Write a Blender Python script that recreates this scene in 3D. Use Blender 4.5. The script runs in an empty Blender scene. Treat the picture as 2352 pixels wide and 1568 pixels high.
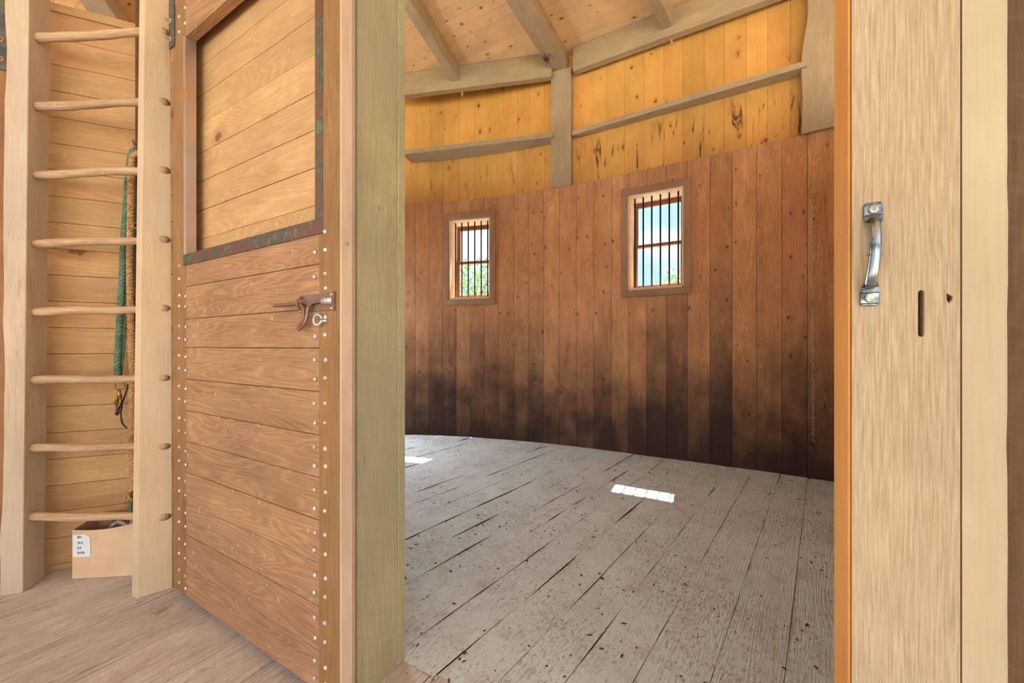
import bpy, bmesh, math, random
from mathutils import Vector, Matrix, noise
random.seed(7)
R=math.radians
sc=bpy.context.scene
COL=sc.collection

# ---------------- camera, world, sun, lights, exposure ----------------
cam=bpy.data.cameras.new('camera'); co=bpy.data.objects.new('camera',cam); COL.objects.link(co)
cam.sensor_width=36; cam.lens=14.0; cam.shift_y=11/2352; cam.clip_start=.02
co.location=(0,0,1.25); co.rotation_euler=(R(90),0,0); sc.camera=co

w=bpy.data.worlds.new('world'); sc.world=w; w.use_nodes=True
nt=w.node_tree; N=nt.nodes; L=nt.links; N.clear()
wo=N.new('ShaderNodeOutputWorld'); bg=N.new('ShaderNodeBackground'); L.new(bg.outputs[0],wo.inputs[0])
tc=N.new('ShaderNodeTexCoord'); mp=N.new('ShaderNodeMapping'); mp.inputs['Scale'].default_value=(1,1,2.6)
L.new(tc.outputs['Generated'],mp.inputs[0])
no=N.new('ShaderNodeTexNoise'); no.inputs['Scale'].default_value=3.4; no.inputs['Detail'].default_value=7; no.inputs['Roughness'].default_value=.55
L.new(mp.outputs[0],no.inputs[0])
cr=N.new('ShaderNodeValToRGB'); cr.color_ramp.elements[0].position=.47; cr.color_ramp.elements[1].position=.62
cr.color_ramp.elements[0].color=(.44,.68,.95,1); cr.color_ramp.elements[1].color=(.93,.96,1,1)
L.new(no.outputs['Fac'],cr.inputs[0]); L.new(cr.outputs[0],bg.inputs[0]); bg.inputs[1].default_value=1.5

sun=bpy.data.lights.new('sun','SUN'); sun.energy=26; sun.angle=R(.55); sun.color=(1,.96,.88)
so=bpy.data.objects.new('sun',sun); COL.objects.link(so)
so.rotation_euler=Vector((-.57,-1.20,-2.42)).to_track_quat('-Z','Y').to_euler()
def area(name,loc,look,sx,sy,e,color):
    l=bpy.data.lights.new(name,'AREA'); l.shape='RECTANGLE'; l.size=sx; l.size_y=sy; l.energy=e; l.color=color
    o=bpy.data.objects.new(name,l); COL.objects.link(o); o.location=loc
    o.rotation_euler=(Vector(look)-Vector(loc)).to_track_quat('-Z','Y').to_euler(); return o
area('aisle_fill',(-1.4,-4.8,1.7),(-.4,2.6,2.5),4.6,3.0,132,(1,.98,.93))  # added fill lamp behind the camera, brightens the interior; no door is built there
area('side_fill',(2.6,-3.4,2.2),(.6,3.0,2.4),2.4,2.6,34,(1,.98,.93))  # second added fill lamp, right rear, aimed at the stall; no real opening
area('stall_fill',(-2.72,5.60,1.55),(.5,2.9,.1),.95,1.9,98,(.88,.94,1))  # added fill lamp, out of view behind the post, brightens the stall
sc.view_settings.view_transform='Standard'; sc.view_settings.look='None'
sc.view_settings.exposure=.14; sc.view_settings.gamma=1; sc.view_settings.use_curve_mapping=False

# ---------------- frames ----------------
CS,SN=.8599,.5104          # direction of the door wall seen from above
WROT=-math.atan2(SN,CS)
def W(s,m,z=0): return Vector((s*CS+m*SN,-s*SN+m*CS,z))
# ---------------- node materials ----------------
def mat(name):
    m=bpy.data.materials.new(name); m.use_nodes=True; t=m.node_tree
    b=t.nodes['Principled BSDF']; return m,t,b
def math_(t,op,a,b=None,c=None,clamp=False):
    n=t.nodes.new('ShaderNodeMath'); n.operation=op; n.use_clamp=clamp
    for i,x in enumerate((a,b,c)):
        if x is None: continue
        if isinstance(x,(int,float)): n.inputs[i].default_value=x
        else: t.links.new(x,n.inputs[i])
    return n.outputs[0]
def comb(t,x,y,z):
    n=t.nodes.new('ShaderNodeCombineXYZ')
    for i,v in enumerate((x,y,z)):
        if isinstance(v,(int,float)): n.inputs[i].default_value=v
        else: t.links.new(v,n.inputs[i])
    return n.outputs[0]
def noise_(t,vec,scale,detail=2,rough=.5,dist=0):
    n=t.nodes.new('ShaderNodeTexNoise'); n.inputs['Scale'].default_value=scale; n.inputs['Detail'].default_value=detail
    n.inputs['Roughness'].default_value=rough; n.inputs['Distortion'].default_value=dist
    t.links.new(vec,n.inputs['Vector']); return n.outputs['Fac']
def mix(t,f,a,b,mode='MIX'):
    n=t.nodes.new('ShaderNodeMix'); n.data_type='RGBA'; n.blend_type=mode
    for i,x in ((0,f),(6,a),(7,b)):
        if isinstance(x,(int,float)): n.inputs[i].default_value=x
        elif isinstance(x,tuple): n.inputs[i].default_value=(*x,1)
        else: t.links.new(x,n.inputs[i])
    return n.outputs[2]
def remap(t,v,a,b,c=0,d=1):
    n=t.nodes.new('ShaderNodeMapRange'); n.inputs[1].default_value=a; n.inputs[2].default_value=b
    n.inputs[3].default_value=c; n.inputs[4].default_value=d; n.interpolation_type='SMOOTHSTEP'
    t.links.new(v,n.inputs[0]); return n.outputs[0]
def srgb(r,g,b):
    f=lambda c:(c/255/12.92) if c/255<=.04045 else ((c/255+.055)/1.055)**2.4
    return (f(r),f(g),f(b))
def wood(name,lt,dk,ring=.5,fine=.5,var=.25,rough=.75,knots=0,kscale=4.,kcol=srgb(90,50,22),grey=0,greycol=srgb(150,145,130),
         saw=0,specks=0,crack=0,drips=0,soil=0,bump=.25,fs=170,na=1.0,streak=0,low_dark=None,dust=None,redvar=.05,stain=0,spot=None):
    m,t,b=mat(name)
    uvn=t.nodes.new('ShaderNodeUVMap'); sp=t.nodes.new('ShaderNodeSeparateXYZ'); t.links.new(uvn.outputs[0],sp.inputs[0])
    u,v=sp.outputs[0],sp.outputs[1]
    at=t.nodes.new('ShaderNodeAttribute'); at.attribute_name='rnd'; rnd=at.outputs['Fac']
    tcn=t.nodes.new('ShaderNodeTexCoord'); ge=t.nodes.new('ShaderNodeNewGeometry'); pos=ge.outputs['Position']
    n1=noise_(t,comb(t,u,math_(t,'MULTIPLY',v,.11),math_(t,'MULTIPLY',rnd,37.)),7.,2,.4,.35)
    rg=math_(t,'POWER',math_(t,'MULTIPLY_ADD',math_(t,'SINE',math_(t,'MULTIPLY',n1,165.)),.5,.5),2.2)
    n2=noise_(t,comb(t,u,math_(t,'MULTIPLY',v,.035),rnd),fs,3,.6)
    n3=noise_(t,pos,1.9,4,.6)
    n4=noise_(t,comb(t,u,math_(t,'MULTIPLY',v,.25),rnd),11,4,.6)
    f=math_(t,'ADD',math_(t,'MULTIPLY',math_(t,'SUBTRACT',rg,.5),ring*.55),math_(t,'MULTIPLY',math_(t,'SUBTRACT',n2,.5),fine*1.9))
    f=math_(t,'ADD',f,math_(t,'MULTIPLY',math_(t,'SUBTRACT',n4,.5),na))
    f=math_(t,'ADD',f,.5,clamp=True)
    c=mix(t,f,dk,lt)
    vv=math_(t,'MULTIPLY_ADD',rnd,var,1-var*.5)
    vv=math_(t,'MULTIPLY',vv,remap(t,n3,.3,.7,.9,1.08))
    hs=t.nodes.new('ShaderNodeHueSaturation'); t.links.new(c,hs.inputs['Color']); t.links.new(vv,hs.inputs['Value'])
    r2=math_(t,'FRACT',math_(t,'MULTIPLY',rnd,7.3))
    t.links.new(math_(t,'MULTIPLY_ADD',r2,-.022*redvar/.15,.507+.011*redvar/.15),hs.inputs['Hue'])
    c=hs.outputs[0]
    if knots:
        vo=t.nodes.new('ShaderNodeTexVoronoi'); vo.voronoi_dimensions='2D'; vo.inputs['Scale'].default_value=kscale
        wob=math_(t,'MULTIPLY',noise_(t,pos,30,2),.05)
        t.links.new(comb(t,math_(t,'ADD',u,wob),math_(t,'MULTIPLY',v,.55),0),vo.inputs['Vector'])
        se=t.nodes.new('ShaderNodeSeparateColor'); t.links.new(vo.outputs['Color'],se.inputs[0])
        rad=math_(t,'MULTIPLY_ADD',se.outputs[1],.05,.03)
        d=math_(t,'DIVIDE',vo.outputs['Distance'],rad)
        on=math_(t,'LESS_THAN',se.outputs[0],knots)
        c=mix(t,math_(t,'MULTIPLY',remap(t,d,1.0,3.0,.45,0),on),c,mix(t,.5,dk,kcol))
        c=mix(t,math_(t,'MULTIPLY',remap(t,d,.55,1.05,.92,0),on),c,kcol)
    if streak:
        sn=noise_(t,comb(t,u,math_(t,'MULTIPLY',v,.12),math_(t,'MULTIPLY',rnd,9.)),16,3,.65,.7)
        c=mix(t,remap(t,sn,.66-.06*streak,.74,0,.8),c,kcol)
    if crack:
        cn=noise_(t,comb(t,u,math_(t,'MULTIPLY',v,.05),math_(t,'MULTIPLY',rnd,5.)),22,3,.6,.2)
        cm=remap(t,math_(t,'ABSOLUTE',math_(t,'SUBTRACT',cn,.5)),.0015,.010,1,0)
        cb=remap(t,noise_(t,pos,2.6,2),.42,.62)
        c=mix(t,math_(t,'MULTIPLY',math_(t,'MULTIPLY',cm,cb),crack),c,mix(t,.75,dk,srgb(70,52,40)))
    if drips:
        sz0=t.nodes.new('ShaderNodeSeparateXYZ'); t.links.new(pos,sz0.inputs[0])
        dn_=noise_(t,comb(t,math_(t,'MULTIPLY',math_(t,'ADD',sz0.outputs[0],sz0.outputs[1]),1.),math_(t,'MULTIPLY',sz0.outputs[2],.13),0),150,1,.5)
        c=mix(t,remap(t,math_(t,'MULTIPLY_ADD',noise_(t,pos,3.1,2),.18,dn_),.835-.02*drips,.86,0,.45),c,srgb(232,224,214))
    if stain:
        sz1=t.nodes.new('ShaderNodeSeparateXYZ'); t.links.new(pos,sz1.inputs[0])
        st1=noise_(t,comb(t,u,math_(t,'MULTIPLY',v,.16),math_(t,'MULTIPLY',rnd,9.)),15,4,.65,.5)
        zm=math_(t,'MULTIPLY',remap(t,sz1.outputs[2],3.62,3.95,1,0),remap(t,sz1.outputs[0],.5,1.1,.35,1))
        c=mix(t,math_(t,'MULTIPLY',remap(t,st1,.56,.66,0,stain),zm),c,srgb(84,46,42))
    if spot:
        vd=t.nodes.new('ShaderNodeVectorMath'); vd.operation='DISTANCE'; t.links.new(pos,vd.inputs[0]); vd.inputs[1].default_value=spot
        sd=math_(t,'ADD',vd.outputs['Value'],math_(t,'MULTIPLY',math_(t,'SUBTRACT',noise_(t,comb(t,u,math_(t,'MULTIPLY',v,.35),0),26,4,.65),.5),.34))
        c=mix(t,remap(t,sd,.015,.13,.92,0),c,srgb(52,34,34))
    if grey:
        gn=noise_(t,pos,1.1,3,.55)
        c=mix(t,remap(t,gn,.35,.65,0,grey),c,greycol)
    if low_dark:  # darkens the boards toward the floor, partly dirt, with a noisy upper edge
        z0,z1,gc,ga=low_dark
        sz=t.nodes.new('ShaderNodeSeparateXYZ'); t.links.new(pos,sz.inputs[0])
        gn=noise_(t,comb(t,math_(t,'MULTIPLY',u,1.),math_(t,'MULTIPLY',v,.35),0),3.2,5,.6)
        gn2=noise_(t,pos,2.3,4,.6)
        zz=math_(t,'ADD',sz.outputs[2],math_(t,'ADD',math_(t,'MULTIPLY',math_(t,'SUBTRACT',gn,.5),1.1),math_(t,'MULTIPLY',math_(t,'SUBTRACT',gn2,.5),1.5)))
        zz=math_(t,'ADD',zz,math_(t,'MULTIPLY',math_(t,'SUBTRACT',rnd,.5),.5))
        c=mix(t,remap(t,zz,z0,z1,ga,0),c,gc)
    if dust:
        dc,da,ds=dust
        dn=noise_(t,pos,ds,5,.62,.3)
        c=mix(t,remap(t,dn,.35,.6,da*.75,da),c,dc)
    if soil:
        so1=noise_(t,comb(t,u,math_(t,'MULTIPLY',v,.35),0),85,4,.7,.2); so2=noise_(t,pos,1.6,3,.6)
        c=mix(t,remap(t,math_(t,'MULTIPLY_ADD',so2,.35,so1),.68,.84,0,.45*soil),c,srgb(112,98,84))
        so3=noise_(t,pos,9,4,.6,.5); c=mix(t,remap(t,so3,.5,.75,0,.3*soil),c,srgb(150,132,112))
        so4=noise_(t,comb(t,u,math_(t,'MULTIPLY',v,.6),0),120,2,.6); c=mix(t,remap(t,so4,.66,.72,0,.7*soil),c,srgb(86,74,62))
    if saw:
        sv=math_(t,'ADD',v,math_(t,'MULTIPLY',u,.45))
        s1=noise_(t,comb(t,math_(t,'MULTIPLY',u,.4),math_(t,'MULTIPLY',sv,9.),rnd),13,2,.6)
        c=mix(t,remap(t,s1,.5,.75,0,saw),c,mix(t,.45,dk,greycol))
    if specks:
        k1=noise_(t,comb(t,u,math_(t,'MULTIPLY',v,.45),0),75,2,.5)
        k2=noise_(t,pos,2.2,2,.5)
        th=math_(t,'SUBTRACT',k1,math_(t,'MULTIPLY',k2,.22))
        c=mix(t,remap(t,th,.585-.03*specks,.61,0,.8),c,srgb(222,214,208))
    t.links.new(c,b.inputs['Base Color']); b.inputs['Roughness'].default_value=rough
    b.inputs['Specular IOR Level'].default_value=.25
    bp=t.nodes.new('ShaderNodeBump'); bp.inputs['Strength'].default_value=bump; bp.inputs['Distance'].default_value=.004
    t.links.new(math_(t,'ADD',n2,math_(t,'MULTIPLY',rg,.25)),bp.inputs['Height']); t.links.new(bp.outputs[0],b.inputs['Normal'])
    return m
def metal(name,c1,c2,rough=.45,metallic=.9,scale=25,lo=.4,hi=.6,c3=None):
    m,t,b=mat(name); ge=t.nodes.new('ShaderNodeNewGeometry'); p=ge.outputs['Position']
    n=noise_(t,p,scale,5,.65); c=mix(t,remap(t,n,lo,hi),c1,c2)
    if c3: c=mix(t,remap(t,noise_(t,p,scale*1.7,3,.6),.56,.64,0,.8),c,c3)
    t.links.new(c,b.inputs['Base Color']); b.inputs['Metallic'].default_value=metallic
    t.links.new(remap(t,n,.3,.7,rough-.1,rough+.2),b.inputs['Roughness'])
    bp=t.nodes.new('ShaderNodeBump'); bp.inputs['Strength'].default_value=.2; bp.inputs['Distance'].default_value=.001
    t.links.new(n,bp.inputs['Height']); t.links.new(bp.outputs[0],b.inputs['Normal']); return m
def plain(name,c,c2=None,rough=.8,scale=20,metallic=0):
    m,t,b=mat(name); ge=t.nodes.new('ShaderNodeNewGeometry')
    n=noise_(t,ge.outputs['Position'],scale,4,.6); t.links.new(mix(t,remap(t,n,.3,.7),c,c2 or tuple(x*.75 for x in c)),b.inputs['Base Color'])
    b.inputs['Roughness'].default_value=rough; b.inputs['Metallic'].default_value=metallic; return m
M={}
M['aisle']=wood('aisle_floor_wood',srgb(218,213,213),srgb(164,154,150),ring=.3,fine=.8,var=.14,specks=1,rough=.85,bump=.4,saw=.2,crack=1.,soil=.5)
M['stall']=wood('stall_floor_wood',srgb(204,213,214),srgb(150,154,150),ring=.1,fine=.8,var=.05,rough=.95,bump=1.,soil=1.25,dust=(srgb(206,219,224),.82,4.),saw=.15,knots=.12,kscale=2.,kcol=srgb(130,120,110),crack=.7)
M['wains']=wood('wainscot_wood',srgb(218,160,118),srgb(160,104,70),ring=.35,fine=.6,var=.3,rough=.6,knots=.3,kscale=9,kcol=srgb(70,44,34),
               low_dark=(.0,1.95,srgb(46,32,32),.95),bump=.12,crack=.25)
M['upper']=wood('upper_wall_wood',srgb(232,176,100),srgb(206,142,72),ring=.2,fine=.2,var=.22,rough=.5,knots=.36,kscale=5,kcol=srgb(128,70,30),bump=.06,stain=.9)
M['ceil']=wood('ceiling_wood',srgb(250,216,174),srgb(236,182,128),ring=.2,fine=.2,var=.14,rough=.6,knots=.6,kscale=6,kcol=srgb(120,66,34),bump=.05)
M['beam']=wood('weathered_beam_wood',srgb(198,176,140),srgb(158,132,104),ring=.2,fine=.4,var=.15,rough=.85,saw=.35,grey=.3,greycol=srgb(172,162,138),bump=.3,crack=.4)
M['beamspot']=wood('stained_beam_wood',srgb(200,172,142),srgb(158,128,104),ring=.2,fine=.4,var=.15,rough=.85,saw=.2,grey=.2,greycol=srgb(172,162,138),bump=.3,crack=.9,spot=(.40,4.86,4.75))
M['ladder']=wood('ladder_rail_wood',srgb(214,194,170),srgb(176,150,126),ring=.12,fine=.5,var=.08,rough=.85,grey=.4,greycol=srgb(194,184,172),saw=.25,bump=.3,crack=.4,drips=.3)
M['ladder2']=wood('ladder_rail_pale_wood',srgb(222,196,162),srgb(196,164,130),ring=.1,fine=.4,var=.08,rough=.85,grey=.3,greycol=srgb(200,188,172),saw=.22,bump=.25)
M['rung']=wood('rung_wood',srgb(208,178,144),srgb(158,120,90),ring=.2,fine=.9,var=.12,rough=.7,bump=.4,drips=.3)
M['board']=wood('partition_wood',srgb(214,172,126),srgb(178,132,90),ring=.4,fine=.35,var=.18,rough=.75,knots=.08,kscale=3,kcol=srgb(130,86,54),bump=.15,saw=.14,drips=.6)
M['door']=wood('door_board_wood',srgb(190,146,112),srgb(142,99,70),ring=.55,fine=.55,var=.14,rough=.7,bump=.2,knots=.06,kscale=2.5,kcol=srgb(104,66,44),saw=.14,drips=.8)
M['stile']=wood('door_stile_wood',srgb(168,124,86),srgb(128,88,54),ring=.2,fine=.7,var=.1,rough=.7,bump=.2)
M['edge']=wood('door_edge_wood',srgb(226,200,178),srgb(196,162,136),ring=.15,fine=.4,var=.06,rough=.8,bump=.15)
M['post']=wood('green_post_wood',srgb(192,182,142),srgb(154,140,102),ring=.1,fine=.45,var=.1,rough=.9,grey=.45,greycol=srgb(158,156,130),saw=.5,bump=.35,crack=.5)
M['jamb']=wood('pale_jamb_wood',srgb(196,172,142),srgb(168,142,112),ring=.05,fine=1.5,fs=330,na=.4,var=.06,rough=.8,bump=.5)
M['jamb2']=wood('pale_sanded_wood',srgb(200,182,152),srgb(180,158,126),ring=.05,fine=.35,var=.05,rough=.8,bump=.1,saw=.1)
M['orange']=wood('orange_jamb_wood',srgb(236,164,88),srgb(204,128,60),ring=.2,fine=.5,var=.08,rough=.6,bump=.1)
M['brown']=wood('brown_board_wood',srgb(122,88,64),srgb(88,60,42),ring=.3,fine=.5,var=.1,rough=.8,saw=.2)
M['sash']=wood('window_sash_wood',srgb(172,114,84),srgb(134,82,58),ring=.15,fine=.3,var=.1,rough=.6)
M['lining']=wood('window_lining_wood',srgb(236,204,170),srgb(212,170,134),ring=.15,fine=.3,var=.08,rough=.7)
M['casing']=wood('window_casing_wood',srgb(176,140,114),srgb(138,102,80),ring=.2,fine=.4,var=.1,rough=.75,saw=.2)
M['dark']=plain('dark_backing',srgb(60,38,24),rough=.95)
M['galv']=metal('galvanised_metal',srgb(214,216,216),srgb(180,182,184),rough=.4,metallic=.6)
M['bolt']=metal('zinc_bolt',srgb(190,192,176),srgb(150,152,140),rough=.5,metallic=.6,scale=60)
M['rivet']=metal('rivet_metal',srgb(226,226,216),srgb(180,182,172),rough=.5,metallic=.35)
M['copper']=metal('tarnished_copper',srgb(120,84,66),srgb(92,96,84),rough=.5,metallic=.6,scale=16,c3=srgb(98,128,112))
M['lining_metal']=metal('copper_sheet',srgb(206,176,160),srgb(190,184,180),rough=.28,metallic=.85,scale=3)
M['iron']=metal('rusty_iron',srgb(132,118,112),srgb(156,108,76),rough=.5,metallic=.7,scale=40,c3=srgb(150,100,62))
M['strap']=metal('dark_iron_strap',srgb(104,98,84),srgb(76,80,80),rough=.55,metallic=.4,scale=12)
M['steel']=metal('worn_steel_handle',srgb(150,160,166),srgb(70,74,78),rough=.3,metallic=.95,scale=22)
M['bars']=plain('black_iron_bars',srgb(34,38,42),rough=.5,metallic=.5)
M['brass']=metal('brass',srgb(206,168,84),srgb(150,112,50),rough=.35,metallic=.9,scale=40)
M['chain']=metal('brass_chain',srgb(222,192,148),srgb(176,140,104),rough=.5,metallic=.15,scale=30)
M['rope_t']=plain('tan_manila_rope',srgb(206,162,108),srgb(156,114,70),rough=.95,scale=60)
M['rope_g']=plain('green_cotton_rope',srgb(112,146,120),srgb(78,110,88),rough=.95,scale=40)
M['rope_d']=plain('dark_braided_rope',srgb(84,70,58),srgb(50,42,38),rough=.95,scale=60)
M['black']=plain('black_strap_webbing',srgb(36,34,34),rough=.7)
M['leather']=plain('brown_leather_thong',srgb(74,46,36),srgb(44,28,22),rough=.6)
M['rope_w']=plain('white_rope_strand',srgb(190,190,180),srgb(140,140,136),rough=.95,scale=40)
M['card']=plain('cardboard',srgb(222,190,154),srgb(210,174,136),rough=.9,scale=6)
M['cardin']=plain('cardboard_inside',srgb(168,130,104),srgb(150,112,88),rough=.9,scale=8)
M['paper']=plain('paper_label',srgb(232,234,236),srgb(220,222,226),rough=.7)
M['ink']=plain('printed_ink',srgb(92,92,98),rough=.8)
M['inkd']=plain('black_box_print',srgb(52,42,40),rough=.8)
M['chip']=plain('debris',srgb(92,66,42),srgb(54,44,32),rough=.95,scale=50)
M['bark']=plain('bark',srgb(110,92,74),rough=.95)
M['leaf']=plain('leaves',srgb(164,192,124),srgb(116,152,86),rough=.7,scale=3)
M['bounce']=plain('bounce_ground',srgb(196,184,160),srgb(172,160,138),rough=.95,scale=1.5)  # unseen ground made pale so it bounces light up to the ceiling
gm=bpy.data.materials.new('window_glass'); gm.use_nodes=True; t=gm.node_tree; t.nodes.clear()
o_=t.nodes.new('ShaderNodeOutputMaterial'); tr=t.nodes.new('ShaderNodeBsdfTransparent'); gl=t.nodes.new('ShaderNodeBsdfGlossy'); gl.inputs['Roughness'].default_value=.03
mx=t.nodes.new('ShaderNodeMixShader'); mx.inputs[0].default_value=.06; tr.inputs[0].default_value=(.96,.98,1,1)
t.links.new(tr.outputs[0],mx.inputs[1]); t.links.new(gl.outputs[0],mx.inputs[2]); t.links.new(mx.outputs[0],o_.inputs[0])
M['glass']=gm

# ---------------- mesh builder ----------------
class MB:
    def __init__(s): s.v=[]; s.f=[]; s.uv=[]; s.r=[]; s.mi=[]
    def face(s,pts,uvs,rnd=.5,mi=0):
        i=len(s.v); s.v+= [Vector(p) for p in pts]; s.f.append(tuple(range(i,i+len(pts)))); s.uv.append(uvs); s.r.append(rnd); s.mi.append(mi)
    def hexa(s,c,along,across,rnd=None,mi=0,shared=True):
        """c: 8 corners (bottom 4 ccw, top 4 ccw); along/across unit vectors give the grain"""
        if rnd is None: rnd=random.random()
        ou,ov=random.uniform(0,40),random.uniform(0,40)
        al=Vector(along); ac=Vector(across); th=al.cross(ac)
        i=len(s.v); c=[Vector(p) for p in c]; s.v+=c
        for q in ((0,3,2,1),(4,5,6,7),(0,1,5,4),(1,2,6,5),(2,3,7,6),(3,0,4,7)):
            s.f.append(tuple(i+k for k in q))
            s.uv.append([((c[k]-c[0]).dot(ac)+(c[k]-c[0]).dot(th)+ou,(c[k]-c[0]).dot(al)+ov) for k in q]); s.r.append(rnd); s.mi.append(mi)
    def box(s,x0,x1,y0,y1,z0,z1,grain='z',rnd=None,mi=0):
        c=[(x0,y0,z0),(x1,y0,z0),(x1,y1,z0),(x0,y1,z0),(x0,y0,z1),(x1,y0,z1),(x1,y1,z1),(x0,y1,z1)]
        ax={'x':((1,0,0),(0,0,1)),'y':((0,1,0),(1,0,0)),'z':((0,0,1),(1,0,0))}[grain]
        s.hexa(c,ax[0],ax[1],rnd,mi)
    def seg(s,a,b,n0,n1,z0,z1,o0,o1,along='z',rnd=None,mi=0):
        """vertical slab between plan points a,b, offsets o0..o1 along the outward normals n0,n1"""
        P=lambda p,n,o,z: Vector((p[0]+n[0]*o,p[1]+n[1]*o,z))
        c=[P(a,n0,o0,z0),P(b,n1,o0,z0),P(b,n1,o1,z0),P(a,n0,o1,z0),P(a,n0,o0,z1),P(b,n1,o0,z1),P(b,n1,o1,z1),P(a,n0,o1,z1)]
        t=(Vector((b[0]-a[0],b[1]-a[1],0))).normalized()
        s.hexa(c,(0,0,1) if along=='z' else t, t if along=='z' else (0,0,1),rnd,mi)
    def tube(s,pts,rad,seg=10,caps=True,rnd=.5,mi=0,endshift=None):
        pts=[Vector(p) for p in pts]; n=len(pts); rad=rad if isinstance(rad,(list,tuple)) else [rad]*n
        d=(pts[1]-pts[0]).normalized(); up=Vector((0,0,1)) if abs(d.z)<.9 else Vector((1,0,0))
        a=d.cross(up).normalized(); rings=[]; L_=0
        for i,p in enumerate(pts):
            dd=((pts[min(i+1,n-1)]-pts[max(i-1,0)])).normalized()
            a=(a-dd*a.dot(dd)).normalized(); b=dd.cross(a)
            if i: L_+=(pts[i]-pts[i-1]).length
            k=len(s.v)
            for j in range(seg):
                th=2*math.pi*j/seg; s.v.append(p+(a*math.cos(th)+b*math.sin(th))*rad[i])
            rings.append((k,L_))
        for (k0,l0),(k1,l1) in zip(rings,rings[1:]):
            for j in range(seg):
                j2=(j+1)%seg; w_=2*math.pi*max(rad)/seg
                s.f.append((k0+j,k0+j2,k1+j2,k1+j)); s.uv.append([(j*w_,l0),((j+1)*w_,l0),((j+1)*w_,l1),(j*w_,l1)]); s.r.append(rnd); s.mi.append(mi)
        if caps:
            for (k,l),rev in ((rings[0],1),(rings[-1],0)):
                q=[k+j for j in range(seg)]; q=q[::-1] if rev else q
                s.f.append(tuple(q)); s.uv.append([(math.cos(2*math.pi*j/seg)*.02,math.sin(2*math.pi*j/seg)*.02) for j in range(seg)]); s.r.append(rnd); s.mi.append(mi)
    def build(s,name,mats,parent=None,origin=None,bevel=0,smooth=False,segs=1):
        me=bpy.data.meshes.new(name)
        o0=Vector(origin) if origin is not None else Vector((0,0,0))
        me.from_pydata([tuple(p-o0) for p in s.v],[],s.f)
        uvl=me.uv_layers.new(name='UVMap'); k=0
        for f in s.uv:
            for q in f: uvl.data[k].uv=q; k+=1
        at=me.attributes.new('rnd','FLOAT','FACE')
        for i,r in enumerate(s.r): at.data[i].value=r
        mats=mats if isinstance(mats,(list,tuple)) else [mats]
        for m in mats: me.materials.append(m)
        for i,p in enumerate(me.polygons): p.material_index=s.mi[i]; p.use_smooth=smooth
        me.update()
        o=bpy.data.objects.new(name,me); COL.objects.link(o)
        if origin is not None: o.location=o0
        if parent: o.parent=parent
        if bevel:
            b=o.modifiers.new('bevel','BEVEL'); b.width=bevel; b.segments=segs; b.limit_method='ANGLE'; b.angle_limit=R(40); b.harden_normals=False
        return o
def tag(o,label=None,cat=None,group=None,kind=None):
    if label: o['label']=label
    if cat: o['category']=cat
    if group: o['group']=group
    if kind: o['kind']=kind
    return o
def empty(name,loc,rz=0):
    o=bpy.data.objects.new(name,None); COL.objects.link(o); o.location=loc; o.rotation_euler=(0,0,rz); o.empty_display_size=.1; return o
def smoothpts(pts,n=6):
    P=[Vector(p) for p in pts]; out=[]
    for i in range(len(P)-1):
        p0=P[max(i-1,0)];p1=P[i];p2=P[i+1];p3=P[min(i+2,len(P)-1)]
        for k in range(n):
            t=k/n
            out.append(.5*((2*p1)+(-p0+p2)*t+(2*p0-5*p1+4*p2-p3)*t*t+(-p0+3*p1-3*p2+p3)*t**3))
    out.append(P[-1]); return out

# ---------------- plan of the round outer wall ----------------
key=[(-7.6,3.9),(-6.2,5.0),(-4.6,5.55),(-3.2,5.72),(-2.3,5.72),(-1.5,5.65),(-.83,5.54),(-.2,5.37),(.35,5.17),(.95,4.88),(1.47,4.585),(1.95,4.31),(2.5,3.985),(2.98,3.68),(3.6,3.24),(4.3,2.6),(4.9,1.8),(5.3,.8)]
dense=smoothpts([(x,y,0) for x,y in key],12)
acc=[0]
for a,b in zip(dense,dense[1:]): acc.append(acc[-1]+(b-a).length)
def at(s_):
    for i in range(len(acc)-1):
        if acc[i+1]>=s_ or i==len(acc)-2:
            t=(s_-acc[i])/(acc[i+1]-acc[i]); p=dense[i].lerp(dense[i+1],t)
            i0,i1=max(i-3,0),min(i+4,len(dense)-1)
            d=(dense[i1]-dense[i0]).normalized(); return p,Vector((-d.y,d.x,0)),d
def arc_at_x(px,near=4):
    """arc length where the sight line of tan-angle px meets the plan curve"""
    for i in range(len(dense)-1):
        a=dense[i].x-px*dense[i].y; b=dense[i+1].x-px*dense[i+1].y
        if a<=0<b: return acc[i]+(acc[i+1]-acc[i])*(-a/(b-a))
F=914.67
def U(x): return (x-1176)/F
WT=3.27        # wainscot top
CZ=4.95        # ceiling height
win=[]
for x0,x1 in ((1030.5,1126),(1448,1563)):
    a,b=arc_at_x(U(x0)),arc_at_x(U(x1)); c=(a+b)/2; win.append((c-.285,c+.285))
WZ0,WZ1=1.925,2.985
FILL_GAP=(arc_at_x(-3.25/5.72),arc_at_x(-2.2/5.72),-.01,2.6)  # unseen wall opening added only to let fill light into the stall
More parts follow.
